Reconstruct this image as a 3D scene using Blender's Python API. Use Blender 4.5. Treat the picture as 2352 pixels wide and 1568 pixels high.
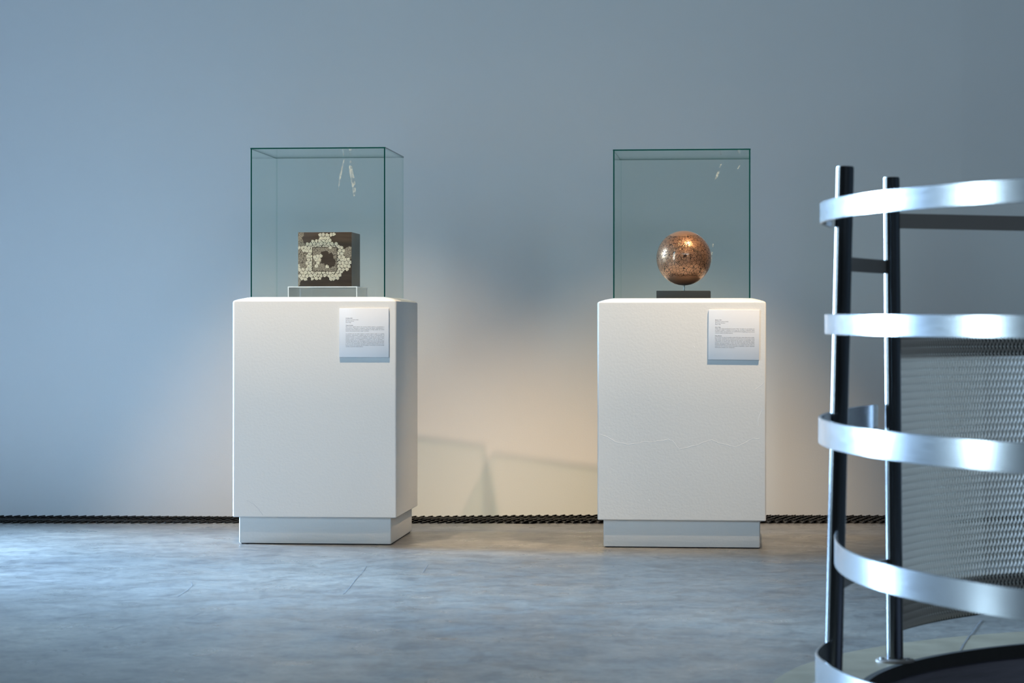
import bpy, bmesh, math, random
from mathutils import Vector, Matrix
random.seed(7)
for o in list(bpy.data.objects):
    bpy.data.objects.remove(o)
scene = bpy.context.scene
C = scene.collection
R = math.radians

# ---------------------------------------------------------------- camera
cd = bpy.data.cameras.new('camera')
cam = bpy.data.objects.new('camera', cd); C.objects.link(cam)
cd.sensor_width = 36.0; cd.lens = 85.0
cd.shift_y = -34.0 / 2352.0                      # horizon a little above the middle of the frame
cam.location = (0, 0, 0.785); cam.rotation_euler = (R(90), 0, 0)
cd.clip_end = 200
cd.dof.use_dof = True; cd.dof.focus_distance = 8.75; cd.dof.aperture_fstop = 6.0
scene.camera = cam

# ---------------------------------------------------------------- world, daylight, exposure
w = bpy.data.worlds.new('sky'); scene.world = w; w.use_nodes = True
bg = w.node_tree.nodes['Background']
bg.inputs[0].default_value = (0.42, 0.66, 1.0, 1); bg.inputs[1].default_value = 0.35
vs = scene.view_settings
vs.view_transform = 'Standard'; vs.look = 'None'; vs.gamma = 1.0; vs.use_curve_mapping = False
vs.exposure = 0.0

def area(name, loc, target, sx, sy, power, color):
    l = bpy.data.lights.new(name, 'AREA'); l.shape = 'RECTANGLE'; l.size = sx; l.size_y = sy
    l.energy = power; l.color = color
    o = bpy.data.objects.new(name, l); C.objects.link(o); o.location = loc
    d = Vector(target) - Vector(loc)
    o.rotation_euler = d.to_track_quat('-Z', 'Y').to_euler()
    return o
# daylight outside the tall windows of the left wall
area('daylight_far_window', (-5.2, 10.4, 1.8), (-0.6, 8.4, 0.0), 1.8, 3.2, 4500, (0.40, 0.655, 1.0))
area('daylight_middle_window', (-3.21, 5.37, 1.75), (0.5, 9.0, 1.3), 0.8, 2.9, 128, (0.58, 0.82, 1.0))
area('added_front_fill', (0.8, -2.44, 4.0), (0.2, 9.9, 1.3), 6.4, 1.3, 225, (0.57, 0.765, 0.96))  # added fill light behind the camera, not a real window

def spot(name, loc, target, power, angle, blend, rad, color):
    l = bpy.data.lights.new(name, 'SPOT'); l.energy = power; l.color = color
    l.spot_size = R(angle); l.spot_blend = blend; l.shadow_soft_size = rad
    o = bpy.data.objects.new(name, l); C.objects.link(o); o.location = loc
    o.rotation_euler = (Vector(target) - Vector(loc)).to_track_quat('-Z', 'Y').to_euler()
    return o
WARM = (1.0, 0.77, 0.51)
spot('ceiling_spot_box_plinth', (-0.93, 7.92, 3.4), (-0.62, 9.05, 0.55), 455, 44, 0.85, 0.02, WARM)
spot('ceiling_spot_globe_plinth', (1.25, 7.66, 3.4), (0.72, 8.92, 0.72), 560, 40, 0.85, 0.02, WARM)

# ---------------------------------------------------------------- materials
def mat(name, base=(0.8, 0.8, 0.8), rough=0.5, metal=0.0, spec=0.5):
    m = bpy.data.materials.new(name); m.use_nodes = True
    p = m.node_tree.nodes['Principled BSDF']
    p.inputs['Base Color'].default_value = (*base, 1); p.inputs['Roughness'].default_value = rough
    p.inputs['Metallic'].default_value = metal; p.inputs['Specular IOR Level'].default_value = spec
    return m
class NT:
    def __init__(s, m):
        s.t = m.node_tree; s.n = s.t.nodes; s.p = s.n.get('Principled BSDF')
    def add(s, typ, **kw):
        n = s.n.new(typ)
        for k, v in kw.items():
            if k in ('ins',): continue
            setattr(n, k, v)
        for k, v in kw.get('ins', {}).items():
            if isinstance(v, bpy.types.NodeSocket): s.t.links.new(v, n.inputs[k])
            else: n.inputs[k].default_value = v
        return n
    def link(s, a, b): s.t.links.new(a, b)
    def math(s, op, a, b=None, c=None, clamp=False):
        ins = {0: a}
        if b is not None: ins[1] = b
        if c is not None: ins[2] = c
        n = s.add('ShaderNodeMath', operation=op, ins=ins); n.use_clamp = clamp
        return n.outputs[0]
    def ramp(s, fac, stops):
        n = s.add('ShaderNodeValToRGB', ins={0: fac})
        e = n.color_ramp.elements
        while len(e) < len(stops): e.new(0.5)
        for i, (pos, col) in enumerate(stops):
            e[i].position = pos; e[i].color = (*col, 1) if len(col) == 3 else col
        return n.outputs[0]
    def mix(s, fac, a, b, typ='MIX'):
        n = s.add('ShaderNodeMix', data_type='RGBA', blend_type=typ)
        for k, v in ((0, fac), (6, a), (7, b)):
            if isinstance(v, bpy.types.NodeSocket): s.t.links.new(v, n.inputs[k])
            else: n.inputs[k].default_value = (*v, 1) if isinstance(v, tuple) and len(v) == 3 else v
        return n.outputs[2]
    def coord(s, which='Object'):
        return s.add('ShaderNodeTexCoord').outputs[which]
    def scaled(s, vec, sc):
        return s.add('ShaderNodeMapping', ins={0: vec, 3: sc}).outputs[0]
    def noise(s, vec, scale, detail=3, rough=0.55, dist=0.0):
        n = s.add('ShaderNodeTexNoise', ins={'Vector': vec, 'Scale': scale, 'Detail': detail, 'Roughness': rough, 'Distortion': dist})
        return n.outputs[0]
    def bump(s, h, strength, dist):
        n = s.add('ShaderNodeBump', ins={'Strength': strength, 'Distance': dist, 'Height': h})
        s.link(n.outputs[0], s.p.inputs['Normal'])

# wall paint
m_wall = mat('wall_paint', (0.66, 0.655, 0.64), 0.75, spec=0.25); t = NT(m_wall)
co = t.coord()
n1 = t.noise(co, 1.3, 4); t.link(t.mix(n1, (0.765, 0.765, 0.755), (0.80, 0.79, 0.77)), t.p.inputs['Base Color'])
t.bump(t.noise(co, 160, 2), 0.12, 0.002)
m_plain = mat('room_paint', (0.13, 0.13, 0.13), 0.8)
m_far_room = mat('dark_room_paint', (0.07, 0.068, 0.066), 0.85)
m_dark_room = mat('dark_ceiling_paint', (0.10, 0.10, 0.105), 0.85)

# polished concrete
m_floor = mat('polished_concrete', (0.36, 0.36, 0.36), 0.4, spec=0.75); t = NT(m_floor)
co = t.coord()
a = t.noise(co, 0.9, 6, 0.62); b = t.noise(co, 9, 8, 0.72, 0.8); c_ = t.noise(co, 45, 6, 0.75)
base = t.ramp(a, [(0.3, (0.105, 0.102, 0.098)), (0.52, (0.165, 0.156, 0.142)), (0.72, (0.235, 0.217, 0.19))])
base = t.mix(0.8, base, t.ramp(b, [(0.34, (0.45, 0.45, 0.47)), (0.5, (0.95, 0.95, 0.95)), (0.64, (1.25, 1.24, 1.2))]), 'MULTIPLY')
base = t.mix(0.7, base, t.ramp(c_, [(0.32, (0.4, 0.4, 0.4)), (0.5, (1.0, 1.0, 1.0)), (0.7, (1.3, 1.3, 1.3))]), 'MULTIPLY')
spk = t.add('ShaderNodeTexVoronoi', ins={'Vector': co, 'Scale': 9.0, 'Randomness': 1.0})
pit = t.ramp(spk.outputs['Distance'], [(0.018, (1, 1, 1)), (0.03, (0, 0, 0))])
sel = t.math('GREATER_THAN', t.add('ShaderNodeSeparateColor', ins={0: spk.outputs['Color']}).outputs[0], 0.55)
base = t.mix(t.math('MULTIPLY', pit, sel), base, (0.06, 0.045, 0.04))
t.link(base, t.p.inputs['Base Color'])
t.link(t.ramp(t.noise(co, 5, 5, 0.65), [(0.3, (0.24, 0.24, 0.24)), (0.7, (0.42, 0.42, 0.42))]), t.p.inputs['Roughness'])
t.bump(t.noise(co, 38, 5, 0.65), 0.16, 0.004)
m_ring = mat('tan_concrete', (0.42, 0.36, 0.27), 0.55); t = NT(m_ring)
co = t.coord()
t.link(t.ramp(t.noise(co, 9, 5), [(0.3, (0.19, 0.155, 0.10)), (0.7, (0.28, 0.23, 0.155))]), t.p.inputs['Base Color'])
m_trench = mat('trench_black', (0.012, 0.011, 0.011), 0.9)
m_edge = mat('dark_opening_edge', (0.022, 0.018, 0.013), 0.7)
m_well = mat('well_plaster', (0.19, 0.165, 0.18), 0.7); t = NT(m_well)
co = t.coord()
t.link(t.ramp(t.noise(t.scaled(co, (1, 1, 14)), 2.2, 4), [(0.3, (0.13, 0.11, 0.115)), (0.7, (0.24, 0.215, 0.235))]), t.p.inputs['Base Color'])
m_grate = mat('black_expanded_metal', (0.022, 0.020, 0.017), 0.42, 0.3)

# plinth paint
def white_paint(name, c):
    m = mat(name, c, 0.62, spec=0.3); t = NT(m); co = t.coord()
    t.link(t.mix(t.noise(co, 3, 4), tuple(x * 0.975 for x in c), c), t.p.inputs['Base Color'])
    t.bump(t.noise(co, 120, 3), 0.25, 0.0022)
    return m
m_white = white_paint('white_plinth_paint', (0.70, 0.695, 0.68))
m_crack = mat('raised_paint_ridge', (0.78, 0.77, 0.755), 0.6)
m_gap = mat('dark_base_underside', (0.05, 0.04, 0.045), 0.8)  # dark colour of the piece under each plinth base

# glass
def thin_glass(name, tint, refl=1.0, rough=0.0):
    m = bpy.data.materials.new(name); m.use_nodes = True
    t = NT(m); t.n.clear()
    lw = t.add('ShaderNodeLayerWeight', ins={'Blend': 0.5})
    f5 = t.math('POWER', lw.outputs['Facing'], 5.0)
    fr = t.math('MULTIPLY_ADD', f5, 0.9 * refl, 0.042 * refl)
    tr = t.add('ShaderNodeBsdfTransparent', ins={0: (*tint, 1)})
    gl = t.add('ShaderNodeBsdfGlossy', ins={'Color': (1, 1, 1, 1), 'Roughness': rough})
    mx = t.add('ShaderNodeMixShader', ins={0: fr, 1: tr.outputs[0], 2: gl.outputs[0]})
    out = t.add('ShaderNodeOutputMaterial'); t.link(mx.outputs[0], out.inputs[0])
    return m
m_glass = thin_glass('clear_case_glass', (0.974, 0.995, 0.980), 0.65)
m_glass_edge = mat('green_glass_edge', (0.004, 0.05, 0.045), 0.12)
m_glass_soft = thin_glass('rear_glass_edge', (0.80, 0.90, 0.86), 0.3)
m_acrylic = thin_glass('clear_acrylic', (0.985, 0.985, 0.98), 0.8)
m_acrylic_edge = mat('bright_acrylic_edge', (0.74, 0.74, 0.77), 0.25)
m_smear = bpy.data.materials.new('cleaning_smear'); m_smear.use_nodes = True
t = NT(m_smear); t.n.clear()
co = t.coord('Object')
fac = t.ramp(t.noise(co, 60, 4), [(0.42, (0, 0, 0)), (0.75, (0.55, 0.55, 0.55))])
mx = t.add('ShaderNodeMixShader', ins={0: fac, 1: t.add('ShaderNodeBsdfTransparent').outputs[0],
           2: t.add('ShaderNodeBsdfDiffuse', ins={0: (0.9, 0.86, 0.78, 1)}).outputs[0]})
t.link(mx.outputs[0], t.add('ShaderNodeOutputMaterial').inputs[0])

# box sculpture
m_brown = mat('dark_stained_wood', (0.05, 0.036, 0.028), 0.6, spec=0.15); t = NT(m_brown); co = t.coord()
t.link(t.ramp(t.noise(t.scaled(co, (1, 1, 9)), 9, 5), [(0.3, (0.040, 0.027, 0.020)), (0.7, (0.066, 0.046, 0.035))]), t.p.inputs['Base Color'])
m_cream = mat('cream_inlay', (0.82, 0.75, 0.62), 0.55, spec=0.2)
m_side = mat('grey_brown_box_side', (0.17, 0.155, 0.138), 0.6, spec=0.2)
m_pale = mat('pale_crackled_inlay', (0.3, 0.27, 0.22), 0.6, spec=0.15); t = NT(m_pale); co = t.coord()
v = t.add('ShaderNodeTexVoronoi', feature='DISTANCE_TO_EDGE', ins={'Vector': co, 'Scale': 200.0})
t.link(t.ramp(v.outputs['Distance'], [(0.05, (0.075, 0.06, 0.048)), (0.12, (0.33, 0.275, 0.22))]), t.p.inputs['Base Color'])

# globe sculpture : copper skin engraved with groups of short bars and arcs
m_globe = mat('engraved_copper', (0.6, 0.25, 0.12), 0.3, 0.72); t = NT(m_globe); co = t.coord()
vor = t.add('ShaderNodeTexVoronoi', ins={'Vector': co, 'Scale': 78.0, 'Randomness': 0.9})
rel = t.add('ShaderNodeVectorMath', operation='SUBTRACT', ins={0: co, 1: vor.outputs['Position']}).outputs[0]
col = t.add('ShaderNodeVectorMath', operation='MULTIPLY_ADD', ins={0: vor.outputs['Color'], 1: (2, 2, 2), 2: (-1, -1, -1)}).outputs[0]
nrm = t.add('ShaderNodeVectorMath', operation='NORMALIZE', ins={0: co}).outputs[0]
tan_ = t.add('ShaderNodeVectorMath', operation='NORMALIZE', ins={0: t.add('ShaderNodeVectorMath', operation='CROSS_PRODUCT', ins={0: nrm, 1: col}).outputs[0]}).outputs[0]
bar = t.add('ShaderNodeVectorMath', operation='DOT_PRODUCT', ins={0: rel, 1: tan_}).outputs['Value']
off = t.add('ShaderNodeVectorMath', operation='MULTIPLY_ADD', ins={0: tan_, 1: (0.007, 0.007, 0.007), 2: rel}).outputs[0]
arc = t.add('ShaderNodeVectorMath', operation='LENGTH', ins={0: off}).outputs['Value']
isarc = t.math('GREATER_THAN', t.add('ShaderNodeSeparateColor', ins={0: vor.outputs['Color']}).outputs[2], 0.55)
dist = t.math('ADD', t.math('MULTIPLY', isarc, arc), t.math('MULTIPLY', t.math('SUBTRACT', 1.0, isarc), bar))
wave = t.math('SINE', t.math('MULTIPLY', dist, 6.283 / 0.0036))
edge = t.add('ShaderNodeTexVoronoi', feature='DISTANCE_TO_EDGE', ins={'Vector': co, 'Scale': 78.0, 'Randomness': 0.9}).outputs[0]
groove = t.math('MAXIMUM', t.ramp(wave, [(0.30, (0, 0, 0)), (0.62, (1, 1, 1))]), t.ramp(edge, [(0.025, (1, 1, 1)), (0.06, (0, 0, 0))]))
sep = t.add('ShaderNodeSeparateXYZ', ins={0: co}).outputs[2]
cap = t.math('MULTIPLY', t.ramp(t.math('ADD', sep, t.math('MULTIPLY', t.noise(co, 25, 2), 0.03)), [(0.0, (0, 0, 0)), (0.02, (1, 1, 1))]), 1.0)
low = t.math('GREATER_THAN', t.math('ADD', sep, t.math('MULTIPLY', t.noise(co, 22, 2), 0.03)), -0.052)
top = t.math('LESS_THAN', t.math('ADD', sep, t.math('MULTIPLY', t.noise(co, 22, 2), 0.03)), 0.097)
groove = t.math('MULTIPLY', t.math('MULTIPLY', groove, low), top)
t.link(t.mix(groove, (0.64, 0.30, 0.17), (0.045, 0.018, 0.011)), t.p.inputs['Base Color'])
t.link(t.math('MULTIPLY_ADD', groove, 0.2, 0.3), t.p.inputs['Roughness'])
t.bump(t.math('SUBTRACT', 1.0, groove), 0.35, 0.0006)
t.p.inputs['Coat Weight'].default_value = 0.6; t.p.inputs['Coat Roughness'].default_value = 0.05
m_black = mat('black_base_block', (0.018, 0.019, 0.022), 0.55)
m_pin = mat('steel_pin', (0.35, 0.34, 0.33), 0.35, 1.0)

# labels
m_card = mat('white_label_card', (0.80, 0.80, 0.82), 0.55)
m_ink = mat('dark_print', (0.14, 0.125, 0.13), 0.7)

# railing
m_steel = mat('brushed_steel', (0.60, 0.61, 0.62), 0.3, 0.78); t = NT(m_steel); co = t.coord()
t.link(t.math('MULTIPLY_ADD', t.noise(t.scaled(co, (3, 3, 60)), 6, 3), 0.09, 0.15), t.p.inputs['Roughness'])
t.link(t.mix(t.noise(co, 5, 3), (0.58, 0.59, 0.60), (0.66, 0.665, 0.67)), t.p.inputs['Base Color'])
m_tube = mat('polished_steel_tube', (0.15, 0.155, 0.16), 0.2, 1.0)
m_bar = mat('dull_steel_bar', (0.26, 0.225, 0.195), 0.5, 0.35)
m_mesh = mat('galvanised_mesh', (0.43, 0.39, 0.345), 0.5, 0.1)
m_bond = mat('lit_mesh_bond', (0.84, 0.86, 0.80), 0.4, 0.1)  # paler than the strands: window light caught by the bonds, put into the colour
m_plate = mat('dark_bronze_plate', (0.03, 0.025, 0.021), 0.5, 0.4)

# ---------------------------------------------------------------- helpers
def obj(name, bm, m, parent=None, loc=None, rotz=0.0, smooth=None, recalc=True):
    me = bpy.data.meshes.new(name)
    if recalc: bmesh.ops.recalc_face_normals(bm, faces=bm.faces[:])
    bm.to_mesh(me); bm.free()
    for mm in (m if isinstance(m, (list, tuple)) else [m]): me.materials.append(mm)
    if smooth is not None:
        for p in me.polygons: p.use_smooth = True
        me.set_sharp_from_angle(angle=R(smooth))
    o = bpy.data.objects.new(name, me); C.objects.link(o)
    if parent: o.parent = parent
    if loc is not None: o.location = loc
    o.rotation_euler = (0, 0, rotz)
    return o
def thing(name, label, cat, loc=(0, 0, 0), rotz=0.0, group=None):
    o = bpy.data.objects.new(name, None); C.objects.link(o); o.empty_display_size = 0.05
    o.location = loc; o.rotation_euler = (0, 0, rotz)
    o['label'] = label; o['category'] = cat
    if group: o['group'] = group
    return o
def struct(o, label=None):
    o['kind'] = 'structure'
    if label: o['label'] = label
    return o
def box(bm, x0, x1, y0, y1, z0, z1, bev=0.0, seg=1):
    vs_ = [bm.verts.new(p) for p in ((x0, y0, z0), (x1, y0, z0), (x1, y1, z0), (x0, y1, z0),
                                      (x0, y0, z1), (x1, y0, z1), (x1, y1, z1), (x0, y1, z1))]
    fs = [bm.faces.new([vs_[i] for i in q]) for q in ((0, 3, 2, 1), (4, 5, 6, 7), (0, 1, 5, 4), (1, 2, 6, 5), (2, 3, 7, 6), (3, 0, 4, 7))]
    if bev:
        es = set(e for f in fs for e in f.edges)
        bmesh.ops.bevel(bm, geom=list(es), offset=bev, segments=seg, affect='EDGES', profile=0.5)
    return fs
def loft(bm, rings, cap=True):
    rows = [[bm.verts.new(p) for p in r] for r in rings]
    n = len(rows[0])
    for a_, b_ in zip(rows, rows[1:]):
        for i in range(n):
            bm.faces.new((a_[i], a_[(i + 1) % n], b_[(i + 1) % n], b_[i]))
    if cap:
        bm.faces.new(rows[0][::-1]); bm.faces.new(rows[-1])
def rsquare(h, r, z, seg=5):
    pts = []
    for k, (cx, cy) in enumerate(((h - r, h - r), (-h + r, h - r), (-h + r, -h + r), (h - r, -h + r))):
        for s in range(seg + 1):
            a_ = R(90 * k) + R(90) * s / seg
            pts.append((cx + r * math.cos(a_), cy + r * math.sin(a_), z))
    return pts
def tube(bm, p0, p1, rad, n=20):
    p0, p1 = Vector(p0), Vector(p1); d = (p1 - p0).normalized()
    u = d.orthogonal().normalized(); v_ = d.cross(u)
    loft(bm, [[tuple(p + rad * (math.cos(2 * math.pi * i / n) * u + math.sin(2 * math.pi * i / n) * v_)) for i in range(n)] for p in (p0, p1)])
def inside(pt, poly):
    x, y = pt; r = False; n = len(poly); j = n - 1
    for i in range(n):
        xi, yi = poly[i]; xj, yj = poly[j]
        if (yi > y) != (yj > y) and x < (xj - xi) * (y - yi) / (yj - yi) + xi: r = not r
        j = i
    return r

# ---------------------------------------------------------------- setting
HC = (1.84, 5.03); HR = 1.11                       # round stair opening
XL, XR, YB, YW, ZC = -2.9, 5.2, -2.5, 9.975, 5.0   # room
# floor slab with the opening and a ragged back edge along the trench
bm = bmesh.new()
back = []
n = 150
for i in range(n + 1):
    x = XR + (XL - XR) * i / n
    y = 9.665 + 0.006 * math.sin(x * 9.1) + 0.004 * math.sin(x * 23 + 1)
    y -= 0.045 * math.exp(-((x - 0.055) / 0.055) ** 4)
    if x < -0.9: y += 0.05 * min(1, (-0.9 - x) / 1.2)
    back.append((x, y))
outer = [(XL - 0.4, YB), (XR, YB)] + back + [(XL - 0.4, 9.7)]
ov = [bm.verts.new((x, y, 0)) for x, y in outer]
N = 128
iv = [bm.verts.new((HC[0] + HR * math.cos(2 * math.pi * i / N), HC[1] + HR * math.sin(2 * math.pi * i / N), 0)) for i in range(N)]
es = [bm.edges.new((l[i], l[(i + 1) % len(l)])) for l in (ov, iv) for i in range(len(l))]
bmesh.ops.triangle_fill(bm, use_beauty=True, use_dissolve=False, edges=es, normal=(0, 0, 1))
for f in bm.faces:
    if f.normal.z < 0: f.normal_flip()
ret = bmesh.ops.extrude_edge_only(bm, edges=[e for e in bm.edges if len(e.link_faces) == 1])
for g in ret['geom']:
    if isinstance(g, bmesh.types.BMVert): g.co.z = -0.12
floor = struct(obj('floor', bm, m_floor, recalc=False))

def ring(bm, r0, r1, z0, z1, n=128):
    rows = []
    for r, z in ((r0, z0), (r1, z0), (r1, z1), (r0, z1)):
        rows.append([bm.verts.new((HC[0] + r * math.cos(2 * math.pi * i / n), HC[1] + r * math.sin(2 * math.pi * i / n), z)) for i in range(n)])
    for k in range(4):
        a_, b_ = rows[k], rows[(k + 1) % 4]
        for i in range(n): bm.faces.new((a_[i], a_[(i + 1) % n], b_[(i + 1) % n], b_[i]))
bm = bmesh.new(); ring(bm, HR + 0.004, HR + 0.19, -0.01, 0.0015)
struct(obj('trim_1', bm, m_ring), 'tan concrete ring around the round stair opening')
bm = bmesh.new(); ring(bm, HR - 0.012, HR + 0.004, -0.030, 0.0018)
struct(obj('trim_2', bm, m_edge), 'dark edge of the round stair opening')
bm = bmesh.new(); ring(bm, HR - 0.002, HR + 0.05, -2.3, -0.030)
struct(obj('wall_stairwell', bm, m_well, smooth=40))
bm = bmesh.new(); box(bm, HC[0] - 1.3, HC[0] + 1.3, HC[1] - 1.3, HC[1] + 1.3, -2.4, -2.3)
struct(obj('floor_lower', bm, m_well))

# back wall, bending away slightly at the right, going down into the trench
bm = bmesh.new()
xb = 1.855
prof = [(XL - 0.4, YW), (xb, YW), (XR, YW + 0.16), (XR, YW + 0.6), (XL - 0.4, YW + 0.6)]
lo = [bm.verts.new((x, y, -0.12)) for x, y in prof]; hi = [bm.verts.new((x, y, ZC)) for x, y in prof]
for i in range(5): bm.faces.new((lo[i], lo[(i + 1) % 5], hi[(i + 1) % 5], hi[i]))
bm.faces.new(lo[::-1]); bm.faces.new(hi)
struct(obj('wall_back', bm, m_wall))
bm = bmesh.new(); box(bm, XL - 0.4, XR, 9.5, 10.4, -0.16, -0.12)
struct(obj('floor_trench', bm, m_trench))
# left wall with two tall window openings
WIN = [(8.2, 9.62), (4.95, 5.80)]; Z0, Z1 = 0.03, 3.25; TH = 0.27
bm = bmesh.new()
ys = [YB] + [v_ for p in sorted(WIN) for v_ in p] + [YW]
for i in range(0, len(ys), 2): box(bm, XL - TH, XL, ys[i], ys[i + 1], -0.12, ZC)
for y0, y1 in WIN:
    box(bm, XL - TH, XL, y0, y1, -0.12, Z0); box(bm, XL - TH, XL, y0, y1, Z1, ZC)
struct(obj('wall_left', bm, m_plain))
for k, (y0, y1) in enumerate(WIN):
    bm = bmesh.new(); x0, x1 = XL - TH, XL - TH + 0.05
    for a_, b_ in ((y0, y0 + 0.05), (y1 - 0.05, y1)): box(bm, x0, x1, a_, b_, Z0, Z1)
    for a_, b_ in ((Z0, Z0 + 0.05), (Z1 - 0.05, Z1)): box(bm, x0, x1, y0 + 0.05, y1 - 0.05, a_, b_)
    struct(obj('window_%d' % (k + 1), bm, m_plate))
bm = bmesh.new(); box(bm, XR, XR + 0.3, YB, YW + 0.6, -0.12, ZC); struct(obj('wall_right', bm, m_far_room))
bm = bmesh.new(); box(bm, XL - TH, XR + 0.3, YB - 0.3, YB, -0.12, ZC); struct(obj('wall_front', bm, m_far_room))
bm = bmesh.new()                                   # added frame around the front fill light, no opening in the wall
for z0_ in (3.28, 4.66): box(bm, -2.46, 4.06, YB, YB + 0.04, z0_, z0_ + 0.06)
for k in range(5): box(bm, -2.46 + 1.615 * k, -2.40 + 1.615 * k, YB, YB + 0.04, 3.34, 4.66)
struct(obj('window_3', bm, m_plate))
bm = bmesh.new(); box(bm, XL - TH, XR + 0.3, YB - 0.3, YW + 0.6, ZC, ZC + 0.2); struct(obj('ceiling', bm, m_dark_room))

# expanded metal grate over the trench along the wall
g = thing('trench_grate', 'black expanded metal grate lying in the floor along the foot of the wall', 'grate', (0, 9.82, 0))
bm = bmesh.new()
A_ = 0.017; DY = 0.039; rows_ = 8
for i in range(int((XL + 0.02) / A_), int((XR - 0.05) / A_)):
    if i * A_ > 2.9: break
    for k in range(rows_):
        xa = A_ * i + A_ / 2 * (-1) ** (i + k); xb_ = A_ * i + A_ / 2 * (-1) ** (i + k + 1)
        ya = -0.168 + DY * k; yb_ = ya + DY
        sag = 0.0035 * math.sin(i * 0.021) + 0.002 * math.sin(i * 0.05 + k)
        up = 0.0095 if (i + k) % 2 else 0.006
        tx = 0.0045
        ps = [(xa - tx, ya, -0.002 + sag), (xb_ - tx, yb_, -0.002 + sag), (xb_ + tx, yb_, up + sag), (xa + tx, ya, up + sag)]
        q = [bm.verts.new(p) for p in ps]; bm.faces.new(q)
        q2 = [bm.verts.new((p[0] + 0.0022, p[1], p[2] - 0.0012)) for p in ps]; bm.faces.new(q2[::-1])
        for e in range(4): bm.faces.new((q[e], q2[e], q2[(e + 1) % 4], q[(e + 1) % 4]))
o = obj('mesh_strands', bm, m_grate, g); o['kind'] = 'stuff'
bm = bmesh.new()
for yy in (-0.12, 0.0, 0.12): box(bm, XL + 0.02, 2.9, yy - 0.004, yy + 0.004, -0.119, -0.004)
obj('support_bars', bm, m_trench, g)

# hairline crack and dropped marks on the floor
def ribbon(bm, pts, width, z=0.0009):
    pts = [Vector((p[0], p[1], 0)) for p in pts]; L = []
    for i, p in enumerate(pts):
        d = (pts[min(i + 1, len(pts) - 1)] - pts[max(i - 1, 0)]).normalized(); nn = Vector((-d.y, d.x, 0))
        ww = width * random.uniform(0.6, 1.2) / 2
        L.append((bm.verts.new((p.x + nn.x * ww, p.y + nn.y * ww, z)), bm.verts.new((p.x - nn.x * ww, p.y - nn.y * ww, z))))
    for a_, b_ in zip(L, L[1:]): bm.faces.new((a_[0], a_[1], b_[1], b_[0]))
def fl(px, py): d = 0.785 * 5553 / (py - 750); return ((px - 1176) * d / 5553, d)
m_crk = mat('floor_crack_dark', (0.13, 0.12, 0.115), 0.8)
cracks = [[(2255, 1424), (2246, 1436), (2236, 1449), (2225, 1464), (2214, 1480), (2206, 1494)],
          [(842, 1299), (834, 1312), (822, 1325), (810, 1340), (800, 1352), (788, 1365)],
          [(985, 1297), (978, 1306), (972, 1314)],
          [(105, 1421), (150, 1418), (200, 1408), (260, 1401), (322, 1390)],
          [(220, 1456), (255, 1447), (285, 1436)], [(407, 1422), (440, 1417), (463, 1406)],
          [(408, 1369), (430, 1356), (442, 1344), (440, 1336)]]
for k, p in enumerate(cracks):
    bm = bmesh.new(); pts = []
    for a_, b_ in zip(p, p[1:]):
        for s in range(4):
            f_ = s / 4; pts.append(fl(a_[0] + (b_[0] - a_[0]) * f_ + random.uniform(-.8, .8), a_[1] + (b_[1] - a_[1]) * f_ + random.uniform(-.5, .5)))
    pts.append(fl(*p[-1]))
    ribbon(bm, pts, 0.005 if k == 0 else 0.002, 0.0022 if k == 0 else 0.0009)
    obj('crack', bm, m_crk, floor, recalc=False)

# ---------------------------------------------------------------- plinths
def make_plinth(label, cx, cy, rot, height):
    P = thing('display_plinth', label, 'plinth', (cx, cy, 0), rot, 'white display plinths')
    dz = height - 0.8865
    bm = bmesh.new()
    H = 0.298
    loft(bm, [rsquare(H - .003, .004, .0985), rsquare(H, .006, .1015), rsquare(H, .007, .500), rsquare(H, .007, .866 + dz),
              rsquare(H - .001, .009, .8705 + dz), rsquare(H - .005, .013, .8740 + dz), rsquare(H - .013, .02, .8772 + dz),
              rsquare(H - .027, .03, .8812 + dz), rsquare(H - .040, .035, .8843 + dz), rsquare(H - .052, .03, .8862 + dz), rsquare(H - .062, .03, .8865 + dz)])
    body = obj('body', bm, m_white, P, smooth=35)
    bm = bmesh.new(); h = 0.2775
    loft(bm, [[(x, y * 1.022, z) for x, y, z in rsquare(*q)] for q in ((h - .002, .004, .004), (h, .005, .008), (h, .005, .0975))])
    base_ = obj('recessed_base', bm, m_white, P, smooth=35)
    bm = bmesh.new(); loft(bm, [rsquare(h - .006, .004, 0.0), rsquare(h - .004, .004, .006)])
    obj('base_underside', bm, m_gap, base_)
    return P, body
P1, body1 = make_plinth('white plinth carrying the glass case with the dark patterned box', -0.685, 8.997, R(-5.16), 0.8925)
P2, body2 = make_plinth('white plinth with a jagged paint crack, carrying the globe case', 0.629, 8.857, R(-5.6), 0.8865)

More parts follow.
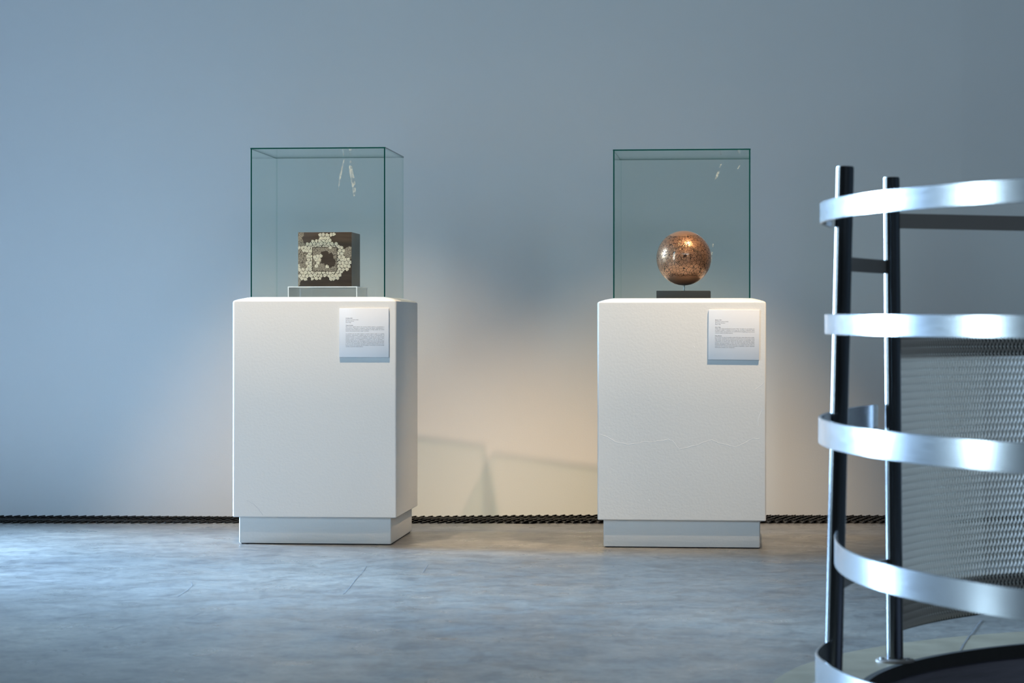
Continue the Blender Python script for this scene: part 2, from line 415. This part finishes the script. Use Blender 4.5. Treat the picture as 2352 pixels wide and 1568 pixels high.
def on_front(px, py, P, off):                      # photo pixel -> local x, z on a plinth front
    c, s = math.cos(P.rotation_euler.z), math.sin(P.rotation_euler.z)
    ax = Vector((c, s)); nrm_ = Vector((s, -c)); o_ = Vector(P.location[:2]) + nrm_ * (0.298 + off)
    k = (px - 1176) / 5553
    # (o.x + u*ax.x) = k*(o.y + u*ax.y)
    u = (k * o_.y - o_.x) / (ax.x - k * ax.y); d = o_.y + u * ax.y
    return u, 0.785 - (py - 750) * d / 5553
def ridge(P, parent, name, m, pts, width, jit=1.0):
    bm = bmesh.new(); q = []
    for a_, b_ in zip(pts, pts[1:]):
        for s in range(3):
            f_ = s / 3; q.append(on_front(a_[0] + (b_[0] - a_[0]) * f_ + random.uniform(-jit, jit), a_[1] + (b_[1] - a_[1]) * f_ + random.uniform(-jit, jit), P, 0))
    q.append(on_front(*pts[-1], P, 0))
    q = [Vector((a_, b_)) for a_, b_ in q]; L = []
    for i, p in enumerate(q):
        d = (q[min(i + 1, len(q) - 1)] - q[max(i - 1, 0)]).normalized(); nn = Vector((-d.y, d.x)); ww = width * random.uniform(.6, 1.2) / 2
        L.append([bm.verts.new((p.x + nn.x * ww, -0.2979, p.y + nn.y * ww)), bm.verts.new((p.x, -0.2984, p.y)), bm.verts.new((p.x - nn.x * ww, -0.2979, p.y - nn.y * ww))])
    for a_, b_ in zip(L, L[1:]):
        for k in range(2): bm.faces.new((a_[k], a_[k + 1], b_[k + 1], b_[k]))
    return obj(name, bm, m, parent, recalc=False)
ridge(P2, body2, 'paint_crack', m_crack, [(1376, 996), (1395, 1003), (1413, 1015), (1440, 1020), (1465, 1018), (1478, 1014), (1502, 1015), (1535, 1009), (1545, 1013), (1560, 1031), (1570, 1030), (1600, 1022), (1635, 1010), (1650, 1017), (1690, 1027), (1720, 1012), (1732, 1007), (1745, 1007)], 0.0030)
ridge(P2, body2, 'paint_crack', m_crack, [(1754, 879), (1746, 886), (1734, 895)], 0.003)
ridge(P2, body2, 'paint_crack', m_crack, [(1752, 937), (1746, 950), (1742, 965), (1741, 978)], 0.003)
m_scuff = mat('grey_scuff', (0.5, 0.5, 0.52), 0.7)
ridge(P1, body1, 'scuff', m_scuff, [(568, 1150), (582, 1156), (594, 1169), (604, 1183)], 0.0022)
ridge(P1, body1, 'paint_chip', m_crack, [(553, 709), (555, 713), (556, 717)], 0.004, 0.2)
ridge(P2, body2, 'paint_chip', m_crack, [(1593, 795), (1596, 799)], 0.005, 0.2)
ridge(P2, body2, 'paint_chip', m_crack, [(1490, 1146), (1491, 1150)], 0.005, 0.2)

# ---------------------------------------------------------------- glass cases
def pane(name, parent, x0, x1, y0, y1, z0, z1, m_face, m_side, m_soft=None):
    bm = bmesh.new(); fs = box(bm, x0, x1, y0, y1, z0, z1)
    dims = (x1 - x0, y1 - y0, z1 - z0); ax = dims.index(min(dims))
    bm.normal_update()
    for f in bm.faces:
        f.material_index = 0 if abs(f.normal[ax]) > 0.5 else 1
        if m_soft and f.material_index == 1 and not (f.normal.y < -0.5): f.material_index = 2
    return obj(name, bm, [m_face, m_side] + ([m_soft] if m_soft else []), parent)
def glass_case(label, loc, rot, w_, h_):
    G = thing('glass_case', label, 'display case', loc, rot, 'glass display cases')
    a_ = w_ / 2; T = 0.0048
    for n_, s in (('side_pane', -1), ('side_pane', 1)):
        x0, x1 = sorted((s * a_, s * (a_ - T))); pane(n_, G, x0, x1, -a_, a_, 0, h_ - T, m_glass, m_glass_edge, m_glass_soft)
    pane('front_pane', G, -a_ + T, a_ - T, -a_, -a_ + T, 0, h_ - T, m_glass, m_glass_edge, m_glass_soft)
    bp = pane('back_pane', G, -a_ + T, a_ - T, a_ - T, a_, 0, h_ - T, m_glass, m_glass_edge, m_glass_soft)
    pane('top_pane', G, -a_ - .0008, a_ + .0008, -a_ - .0008, a_ + .0008, h_ - T, h_, m_glass, m_glass_edge)
    return G, bp
G1, bp1 = glass_case('clear glass case with dark green edges over the dark patterned box', (-0.685 + 0.004, 8.998, 0.8926), R(-5.16), 0.493, 0.541)
G2, bp2 = glass_case('clear glass case standing over the copper globe', (0.628, 8.857, 0.8866), R(-5.6), 0.488, 0.531)
# dried cleaning streaks inside the back panes
def smear(parent, pts, width, a_):
    bm = bmesh.new(); L = []
    for i, (x, z) in enumerate(pts):
        ww = width * (0.35 + 0.9 * math.sin(math.pi * (i + .5) / len(pts)))
        L.append((bm.verts.new((x - ww / 2, a_, z)), bm.verts.new((x + ww / 2, a_, z))))
    for p, q in zip(L, L[1:]): bm.faces.new((p[0], p[1], q[1], q[0]))
    obj('streak', bm, m_smear, parent, recalc=False)
a1 = 0.493 / 2 - 0.0052
smear(bp1, [(0.045, 0.53), (0.043, 0.50), (0.048, 0.47), (0.054, 0.44), (0.057, 0.41), (0.058, 0.39)], 0.013, a1)
smear(bp1, [(0.018, 0.53), (0.012, 0.51), (0.006, 0.48), (0.000, 0.45), (-0.004, 0.415)], 0.006, a1)
a2 = 0.488 / 2 - 0.0052
smear(bp2, [(0.135, 0.51), (0.128, 0.49), (0.118, 0.46), (0.108, 0.445)], 0.007, a2)
smear(bp2, [(0.205, 0.505), (0.196, 0.490)], 0.006, a2)
smear(bp2, [(0.105, 0.21), (0.100, 0.17), (0.096, 0.14)], 0.005, a2)

# ---------------------------------------------------------------- clear riser and the patterned box
RZ = thing('acrylic_riser', 'low clear acrylic riser under the dark patterned box', 'riser', (-0.684, 8.9995, 0.8926), R(-5.16))
a_ = 0.1285; T = 0.0034; h_ = 0.040
for s in (-1, 1):
    x0, x1 = sorted((s * a_, s * (a_ - T))); pane('side_pane', RZ, x0, x1, -a_, a_, 0, h_ - T, m_acrylic, m_acrylic_edge)
pane('front_pane', RZ, -a_ + T, a_ - T, -a_ + .001, -a_ + T, 0, h_ - T, m_acrylic, m_acrylic_edge)
pane('back_pane', RZ, -a_ + T, a_ - T, a_ - T, a_ - .001, 0, h_ - T, m_acrylic, m_acrylic_edge)
pane('top_pane', RZ, -a_, a_, -a_, a_, h_ - T, h_, m_acrylic, m_acrylic_edge)

BX = thing('box_sculpture', 'dark brown wooden box with cream bar and arc inlay on its front', 'sculpture', (-0.680, 8.9995, 0.8926 + 0.0402), R(-5.16))
S = 0.2
bm = bmesh.new(); box(bm, -S / 2, S / 2, -S / 2, S / 2, 0, S, 0.0012, 2)
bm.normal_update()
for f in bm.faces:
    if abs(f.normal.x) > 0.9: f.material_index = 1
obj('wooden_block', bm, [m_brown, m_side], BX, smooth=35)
def uv(x, y): return ((x - 295) / 983.0, (1212 - y) / 980.0)
def jag(poly, amp=0.008, step=0.03):
    out = []
    for (x0, y0), (x1, y1) in zip(poly, poly[1:] + poly[:1]):
        k = max(1, int(math.hypot(x1 - x0, y1 - y0) / step))
        for s in range(k):
            x = x0 + (x1 - x0) * s / k; y = y0 + (y1 - y0) * s / k
            if 0.02 < x < 0.98 and 0.02 < y < 0.98: x += random.uniform(-amp, amp); y += random.uniform(-amp, amp)
            out.append((min(max(x, .005), .995), min(max(y, .005), .995)))
    return out
def plate(name, poly, hole, m, d0, parent):
    bm = bmesh.new(); es = []
    for P_ in [poly] + ([hole] if hole else []):
        vv = [bm.verts.new((p[0] * S - S / 2, -S / 2 - d0, p[1] * S)) for p in P_]
        es += [bm.edges.new((vv[i], vv[(i + 1) % len(vv)])) for i in range(len(vv))]
    bmesh.ops.triangle_fill(bm, use_beauty=True, edges=es, normal=(0, -1, 0))
    for f in bm.faces:
        if f.normal.y > 0: f.normal_flip()
    ret = bmesh.ops.extrude_edge_only(bm, edges=[e for e in bm.edges if len(e.link_faces) == 1])
    for g_ in ret['geom']:
        if isinstance(g_, bmesh.types.BMVert): g_.co.y = -S / 2 + .0002
    return obj(name, bm, m, parent, recalc=False)
left = [uv(*p) for p in [(298, 238), (402, 238), (402, 300), (365, 330), (385, 385), (412, 430), (452, 470), (470, 500), (455, 640), (450, 770), (500, 830), (470, 900), (420, 1000), (395, 1070), (350, 1105), (325, 1185), (298, 1205)]]
right = [uv(*p) for p in [(1150, 545), (1185, 505), (1230, 482), (1274, 492), (1274, 720), (1200, 715), (1140, 660), (1115, 600)]]
sq = [uv(*p) for p in [(566, 508), (1005, 508), (1005, 934), (566, 934)]]
hole = [uv(*p) for p in [(720, 590), (800, 572), (845, 580), (862, 622), (912, 602), (932, 645), (952, 700), (990, 770), (962, 850), (880, 872), (800, 838), (765, 798), (705, 792), (722, 720), (700, 660)]]
plate('pale_inlay', jag(left), None, m_pale, 0.0005, BX)
plate('pale_inlay', jag(right), None, m_pale, 0.0005, BX)
plate('pale_inlay', sq, jag(hole), m_pale, 0.0005, BX)
# dark frame lines of the inner square
bm = bmesh.new()
for (x0, y0, x1, y1) in ((562, 500, 1009, 507), (562, 934, 1009, 941), (558, 500, 566, 941), (1004, 500, 1011, 941)):
    u0, v0 = uv(x0, y1); u1, v1 = uv(x1, y0); box(bm, u0 * S - S / 2, u1 * S - S / 2, -S / 2 - .0007, -S / 2, v0 * S, v1 * S)
obj('square_outline', bm, m_brown, BX)
cream = [uv(*p) for p in [(470, 480), (490, 430), (520, 395), (590, 400), (620, 430), (660, 350), (740, 250), (950, 245), (930, 300), (880, 330), (870, 400), (900, 430), (1000, 425), (1050, 450), (1060, 490), (1160, 500), (1150, 550), (1110, 600), (1160, 690), (1250, 710), (1260, 850), (1220, 880), (1170, 910), (1110, 920), (1060, 970), (1060, 1030), (980, 1080), (920, 1080), (890, 1020), (800, 1020), (740, 1030), (700, 1080), (620, 1110), (570, 1090), (540, 1030), (500, 1030), (450, 1080), (400, 1040), (300, 1040), (300, 840), (350, 860), (420, 880), (480, 880), (500, 830), (450, 770), (460, 640), (450, 570), (300, 540), (300, 490), (450, 480)]]
extra = [[uv(*p) for p in q] for q in ([(600, 650), (690, 620), (745, 690), (690, 800), (640, 890), (605, 880)], [(775, 840), (890, 840), (890, 900), (775, 900)], [(940, 730), (985, 730), (985, 800), (940, 800)])]
strokes = bmesh.new()
def quadstrip(pts, width):
    L = []
    for i, p in enumerate(pts):
        q0 = pts[max(i - 1, 0)]; q1 = pts[min(i + 1, len(pts) - 1)]
        d = Vector((q1[0] - q0[0], q1[1] - q0[1])).normalized(); nn = (-d.y * width / 2, d.x * width / 2)
        row = []
        for sg in (1, -1):
            x = min(max(p[0] + sg * nn[0], .004), .996); y = min(max(p[1] + sg * nn[1], .004), .996)
            row.append((strokes.verts.new((x * S - S / 2, -S / 2 - .0011, y * S)), strokes.verts.new((x * S - S / 2, -S / 2, y * S))))
        L.append(row)
    for a__, b__ in zip(L, L[1:]):
        strokes.faces.new((a__[0][0], a__[1][0], b__[1][0], b__[0][0]))
        strokes.faces.new((a__[0][1], a__[0][0], b__[0][0], b__[0][1])); strokes.faces.new((a__[1][0], a__[1][1], b__[1][1], b__[1][0]))
    for e in (L[0], L[-1]): strokes.faces.new((e[0][0], e[0][1], e[1][1], e[1][0]))
seeds = []; sp = 0.067; k = 0; y = -0.03
while y < 1.05:
    x = -0.03 + (sp / 2 if k % 2 else 0)
    while x < 1.05:
        seeds.append((x + random.uniform(-.014, .014), y + random.uniform(-.014, .014))); x += sp
    y += sp * 0.866; k += 1
def in_field(p):
    if any(inside(p, q) for q in extra): return True
    if sq[0][0] - .007 < p[0] < sq[1][0] + .007 and sq[2][1] - .007 < p[1] < sq[0][1] + .007: return False
    return inside(p, cream)
for si, (px, py) in enumerate(seeds):
    if not (0 < px < 1 and 0 < py < 1) or not (in_field((px, py)) or sum(in_field((px + .026 * math.cos(q), py + .026 * math.sin(q))) for q in (0, 1.05, 2.09, 3.14, 4.19, 5.24)) >= 2): continue
    near = [q for j, q in enumerate(seeds) if j != si and abs(q[0] - px) < .14 and abs(q[1] - py) < .14]
    def mine(p):
        if not (.006 < p[0] < .994 and .006 < p[1] < .994): return False
        d0 = math.hypot(p[0] - px, p[1] - py)
        if d0 > 0.043: return False
        if si % 7 and sq[0][0] - .01 < p[0] < sq[1][0] + .01 and sq[2][1] - .01 < p[1] < sq[0][1] + .01 and not any(inside((px, py), q) for q in extra): return False
        return all(((q[0] - p[0]) ** 2 + (q[1] - p[1]) ** 2 - d0 * d0) / (2 * math.hypot(q[0] - px, q[1] - py)) > .0022 for q in near)
    a0 = random.uniform(0, math.pi * 2); ca, sa = math.cos(a0), math.sin(a0); lines = []
    if random.random() < 0.48:
        for j in range(-3, 4):
            o_ = j * 0.0152; lines.append([(px + ca * t_ - sa * o_, py + sa * t_ + ca * o_) for t_ in [-.045 + .003 * i for i in range(31)]])
    else:
        ox, oy = px - ca * .030, py - sa * .030
        for j in range(5):
            rr = 0.010 + 0.0152 * j; n_ = max(6, int(2.6 * rr / .003))
            lines.append([(ox + rr * math.cos(a0 + q), oy + rr * math.sin(a0 + q)) for q in [1.3 * (2 * i / n_ - 1) for i in range(n_ + 1)]])
    for ln in lines:
        run = []
        for p in ln + [None]:
            if p is not None and mine(p): run.append(p)
            else:
                if len(run) >= 4:
                    quadstrip(run[::3] + ([run[-1]] if (len(run) - 1) % 3 else []), 0.0094)
                run = []
o = obj('cream_strokes', strokes, m_cream, BX); o['kind'] = 'stuff'

# ---------------------------------------------------------------- globe
GL = thing('globe_sculpture', 'copper globe engraved with bars and arcs, pinned on a black block', 'sculpture', (0.6295, 8.857, 0.8866), R(-5.6))
bm = bmesh.new(); bmesh.ops.create_uvsphere(bm, u_segments=96, v_segments=64, radius=0.1003)
obj('globe', bm, m_globe, GL, (0, 0, 1.036 - 0.8866), smooth=180)
bm = bmesh.new(); tube(bm, (0.001, 0, 0.027), (0.0015, 0, 0.056), 0.0022, 12); obj('pin', bm, m_pin, GL, smooth=60)
bm = bmesh.new(); box(bm, -0.0968, 0.0968, -0.0968, 0.0968, 0, 0.0287, 0.0012, 2); obj('base_block', bm, m_black, GL, smooth=35)

# ---------------------------------------------------------------- wall text cards
def text_mesh(name, body, size, width, loc, parent, bold=False, justify=False, lead=0.00508):
    cu = bpy.data.curves.new(name, 'FONT'); cu.body = body; cu.size = size
    cu.space_line = lead / size; cu.resolution_u = 2
    if bold: cu.offset = 0.00006
    if justify:
        cu.align_x = 'JUSTIFY'; cu.text_boxes[0].width = width
    ob = bpy.data.objects.new(name + '_tmp', cu); C.objects.link(ob)
    dg = bpy.context.evaluated_depsgraph_get(); dg.update()
    me = bpy.data.meshes.new_from_object(ob.evaluated_get(dg)); me.name = name
    bpy.data.objects.remove(ob); bpy.data.curves.remove(cu)
    me.materials.clear(); me.materials.append(m_ink)
    o = bpy.data.objects.new(name, me); C.objects.link(o); o.parent = parent
    o.location = loc; o.rotation_euler = (R(90), 0, 0)
    return o
def card(label, P, corners, head, blocks, tilt):
    (xl, yt), (xr, yb) = corners
    u0, z1 = on_front(xl, yt, P, .006); u1, z0 = on_front(xr, yb, P, .006)
    c, s = math.cos(P.rotation_euler.z), math.sin(P.rotation_euler.z)
    um = (u0 + u1) / 2; yo = -0.2983
    lx = P.location.x + um * c - yo * s; ly = P.location.y + um * s + yo * c
    K = thing('text_card', label, 'label', (lx, ly, z0), P.rotation_euler.z, 'white text cards on the plinths')
    K.rotation_euler = (0, R(tilt), P.rotation_euler.z)
    W_, H_ = u1 - u0, z1 - z0
    bm = bmesh.new(); box(bm, -W_ / 2, W_ / 2, -0.0055, 0, 0, H_, 0.0009, 2)
    obj('foam_board', bm, m_card, K, smooth=30)
    x0 = -W_ / 2 + 0.0237; z = H_ - 0.0375
    for kind, txt, nl in head + blocks:
        if txt:
            text_mesh('printed_text', txt, 0.00435, W_ - 0.0237 - 0.0165, (x0, -0.0057, z), K, kind == 'b', kind == 'j')
        z -= 0.00508 * nl
    return K
card('white text card on the plinth of the dark patterned box', P1, ((779, 707.6), (893, 820.5)),
     [('b', 'Portales, 2021', 1), ('n', 'Escultura en técnica mixta', 1), ('n', '20 x 20 x 20 cms', 1), ('n', 'Serie: Viaje', 2)],
     [('b', 'Título: Portales', 1),
      ('j', 'Hay muchos lugares dentro de nosotros donde podemos encontrarnos y reconocernos: respuestas y preguntas. Unos más divinos, deslumbrantes y luminosos; otros ocultos en y de lo inesperado, un largo camino de nuestra historia. Esta escultura invita a seguir 5 portales.', 5),
      ('j', 'Los portales por los cuales viajamos a nuestro interior suelen ser aquellos momentos, experiencias y palabras que nos invitan a la introspección, el autoconocimiento y a encontrar preguntas. Son puertas que nos permiten explorar nuestras emociones, pensamientos, miedos, dudas y deseos. Estos portales pueden ser la meditación, la escritura, el arte, la naturaleza, o cualquier lugar sagrado que nos ponga en calma. Cada uno de estos portales nos puede ofrecer un camino de reflexión y autoconocimiento para aprender a vivir con más autenticidad, compasión y plenitud. Estos portales que abren hacia el interior nos muestran que el verdadero crecimiento y transformación suceden conectando desde adentro.', 10)], 0.0)
card('white text card on the plinth of the copper globe', P2, ((1626.5, 711.5), (1743.5, 826.3)),
     [('b', 'Mundo, 2021', 1), ('n', 'Escultura en técnica mixta', 1), ('n', '20 cms de diámetro', 1), ('n', 'Serie: Viaje', 2)],
     [('b', 'Serie: Viaje', 1),
      ('j', 'Todas estas obras pertenecen a la serie "Viaje". Se trata de una travesía por los lugares visibles e invisibles. Es un viaje que nos lleva a diferentes sitios, nuestros sueños, que queremos, nos confrontamos y aquello que nos mueve a conocer nuestra verdadera esencia.', 5),
      ('b', 'Pieza: Mundo', 1),
      ('j', 'Es el mundo de todos los pueblos unidos. Del viaje a mirar hacia todo lo bello. Este mundo, compuesto de recuerdos y pensamientos, es lo que guía nuestra vida. A pesar de las aparentes diferencias que separan a la humanidad, todos compartimos el mismo cielo. Nacen las emociones como felicidad, alegría, tristeza, esperanza, gratitud y amor. Son hilos universales que trascienden fronteras geográficas y culturales. Reconocer que compartimos este sueño de emociones nos recuerda nuestra humanidad compartida y nuestra capacidad infinita para conectar y ser compasivos.', 10)], 0.45)

# ---------------------------------------------------------------- stair railing
RL = thing('stair_railing', 'round steel stair railing of flat curved bands, posts and a mesh panel', 'railing', (HC[0], HC[1], 0))
def lp(x, y, z): return (x - HC[0], y - HC[1], z)
def arc_bar(name, m, phi0, phi1, Rf, zf, h, th=0.006, step=1.5):
    n_ = max(2, int(abs(phi1 - phi0) / step)); rings = []
    bm = bmesh.new()
    for i in range(n_ + 1):
        ph = phi0 + (phi1 - phi0) * i / n_; r = Rf(ph); z = zf(ph); cx, sy = math.cos(R(ph)), math.sin(R(ph)); b = 0.0012
        pr = [(r - th / 2 + b, z - h / 2), (r + th / 2 - b, z - h / 2), (r + th / 2, z - h / 2 + b), (r + th / 2, z + h / 2 - b), (r + th / 2 - b, z + h / 2), (r - th / 2 + b, z + h / 2), (r - th / 2, z + h / 2 - b), (r - th / 2, z - h / 2 + b)]
        rings.append([(q * cx, q * sy, zz) for q, zz in pr])
    loft(bm, rings)
    return obj(name, bm, m, RL, smooth=35)
PA, PB = 167.7, 146.3
def ease(r0, r1, p0, p1):
    def f(ph):
        t_ = min(max((ph - p0) / (p1 - p0), 0), 1); return r0 + (r1 - r0) * (3 * t_ * t_ - 2 * t_ ** 3)
    return f
def slope(z0, z1, p0=172.0, p1=218.0): return lambda ph: z0 + (z1 - z0) * (ph - p0) / (p1 - p0)
END = 285
arc_bar('curved_band', m_steel, 166.0, END, ease(1.174, 1.190, 166, 178), slope(1.024, 1.027), 0.043)
arc_bar('curved_band', m_steel, 166.5, END, ease(1.174, 1.178, 166, 178), slope(0.791, 0.785), 0.0425)
arc_bar('curved_band', m_steel, 147.0, END, ease(1.174, 1.191, 160, 176), slope(0.567, 0.5515), 0.056)
arc_bar('curved_band', m_steel, 169.2, END, ease(1.155, 1.172, 169, 195), slope(0.312, 0.2885), 0.0565)
arc_bar('curved_band', m_steel, 166.0, END, ease(1.176, 1.203, 166, 180), slope(0.071, 0.068), 0.058)
cst = lambda v_: (lambda ph: v_)
arc_bar('connector_bar', m_bar, PB, PA, cst(1.150), cst(0.925), 0.032)
arc_bar('connector_bar', m_bar, PB, PA, cst(1.150), cst(0.2245), 0.034)
for nm, top_, bot_ in (('post', (0.7267, 5.275), (0.7005, 5.275)), ('post', (0.8878, 5.66), (0.8965, 5.66))):
    bm = bmesh.new(); tube(bm, lp(*bot_, 0.0), lp(*top_, 1.1346), 0.0195, 28)
    es = [e for e in bm.edges if all(v_.co.z > 1.1 for v_ in e.verts)]
    bmesh.ops.bevel(bm, geom=es, offset=0.002, segments=2, affect='EDGES')
    p = obj(nm, bm, m_tube, RL, smooth=40)
    bm = bmesh.new(); n_ = 28; cx, cy = bot_[0] - HC[0], bot_[1] - HC[1]
    loft(bm, [[(cx + r * math.cos(2 * math.pi * i / n_), cy + r * 0.9 * math.sin(2 * math.pi * i / n_), z) for i in range(n_)] for r, z in ((0.045, 0.0016), (0.045, 0.006), (0.043, 0.0075), (0.026, 0.0085))])
    obj('base_plate', bm, m_bar, p, smooth=40)
    for k in range(3):
        bm = bmesh.new(); a0 = R(200 + 120 * k); tube(bm, (cx + .034 * math.cos(a0), cy + .03 * math.sin(a0), .006), (cx + .034 * math.cos(a0), cy + .03 * math.sin(a0), .013), .0055, 6)
        obj('bolt', bm, m_steel, p)
# straight dull rail behind, running off to the right from the far post
bm = bmesh.new()
d = Vector((0.318, 0.14, 0)).normalized(); nn = Vector((-d.y, d.x, 0)); s0 = Vector(lp(0.893, 5.662, 1.0327)); s1 = s0 + d * 1.5
loft(bm, [[tuple(p + nn * sx * .004 + Vector((0, 0, sz * .0175))) for sx, sz in ((-1, -1), (1, -1), (1, 1), (-1, 1))] for p in (s0, s1)])
obj('back_rail', bm, m_bar, RL)
# mesh guard panel
def mr(ph): return 1.135 + min(max((145.5 - ph) / 22.0, 0), 1) * 0.068
arc_bar('kick_plate', m_plate, 145.5, 80, lambda ph: mr(ph) + .006, cst(0.116), 0.100, 0.004)
arc_bar('top_plate', m_plate, 145.5, 80, lambda ph: mr(ph) + .006, cst(0.757), 0.090, 0.004)
arc_bar('panel_stile', m_plate, 146.0, 144.9, mr, cst(0.433), 0.735, 0.010, 0.5)
bm = bmesh.new(); st = math.degrees(0.006 / 1.17); nst = int((145.2 - 82) / st); ROW = 0.018; z0 = 0.07; nr = int(0.727 / ROW)
hw = 0.0008
for i in range(nst):
    for k in range(nr):
        sg = 0.5 if (i + k) % 2 == 0 else -0.5
        pa = 145.2 - st * (i + sg); pb = 145.2 - st * (i - sg)
        za = z0 + ROW * k; zb = za + ROW
        def P_(ph, z, w_, r_): 
            q = mr(ph) + r_; a0 = R(ph) + w_ / 1.17; return (q * math.cos(a0), q * math.sin(a0), z)
        # ribbon twisted so that its face looks a little to the left
        ps = [P_(pa, za, -hw, -.0018), P_(pb, zb, -hw, -.0018), P_(pb, zb, hw, .0018), P_(pa, za, hw, .0018)]
        bm.faces.new([bm.verts.new(p) for p in ps])
o = obj('mesh_strands', bm, m_mesh, RL, recalc=False); o['kind'] = 'stuff'
bm = bmesh.new()                                   # flattened bonds where neighbouring strands meet
for i in range(nst):
    for k in range(1, nr):
        if (i + k) % 2: continue
        pc = 145.2 - st * (i + 0.5); zc = z0 + ROW * k
        for z_lo, z_hi, w0, w1 in ((-.0055, 0, .0010, .0026), (0, .0055, .0026, .0010)):
            ps = [P_(pc, zc + z_lo, -w0, -w0 * .2), P_(pc, zc + z_hi, -w1, -w1 * .2), P_(pc, zc + z_hi, w1, w1 * 1.1), P_(pc, zc + z_lo, w0, w0 * 1.1)]
            bm.faces.new([bm.verts.new(p) for p in ps])
o = obj('mesh_bonds', bm, m_bond, RL, recalc=False); o['kind'] = 'stuff'
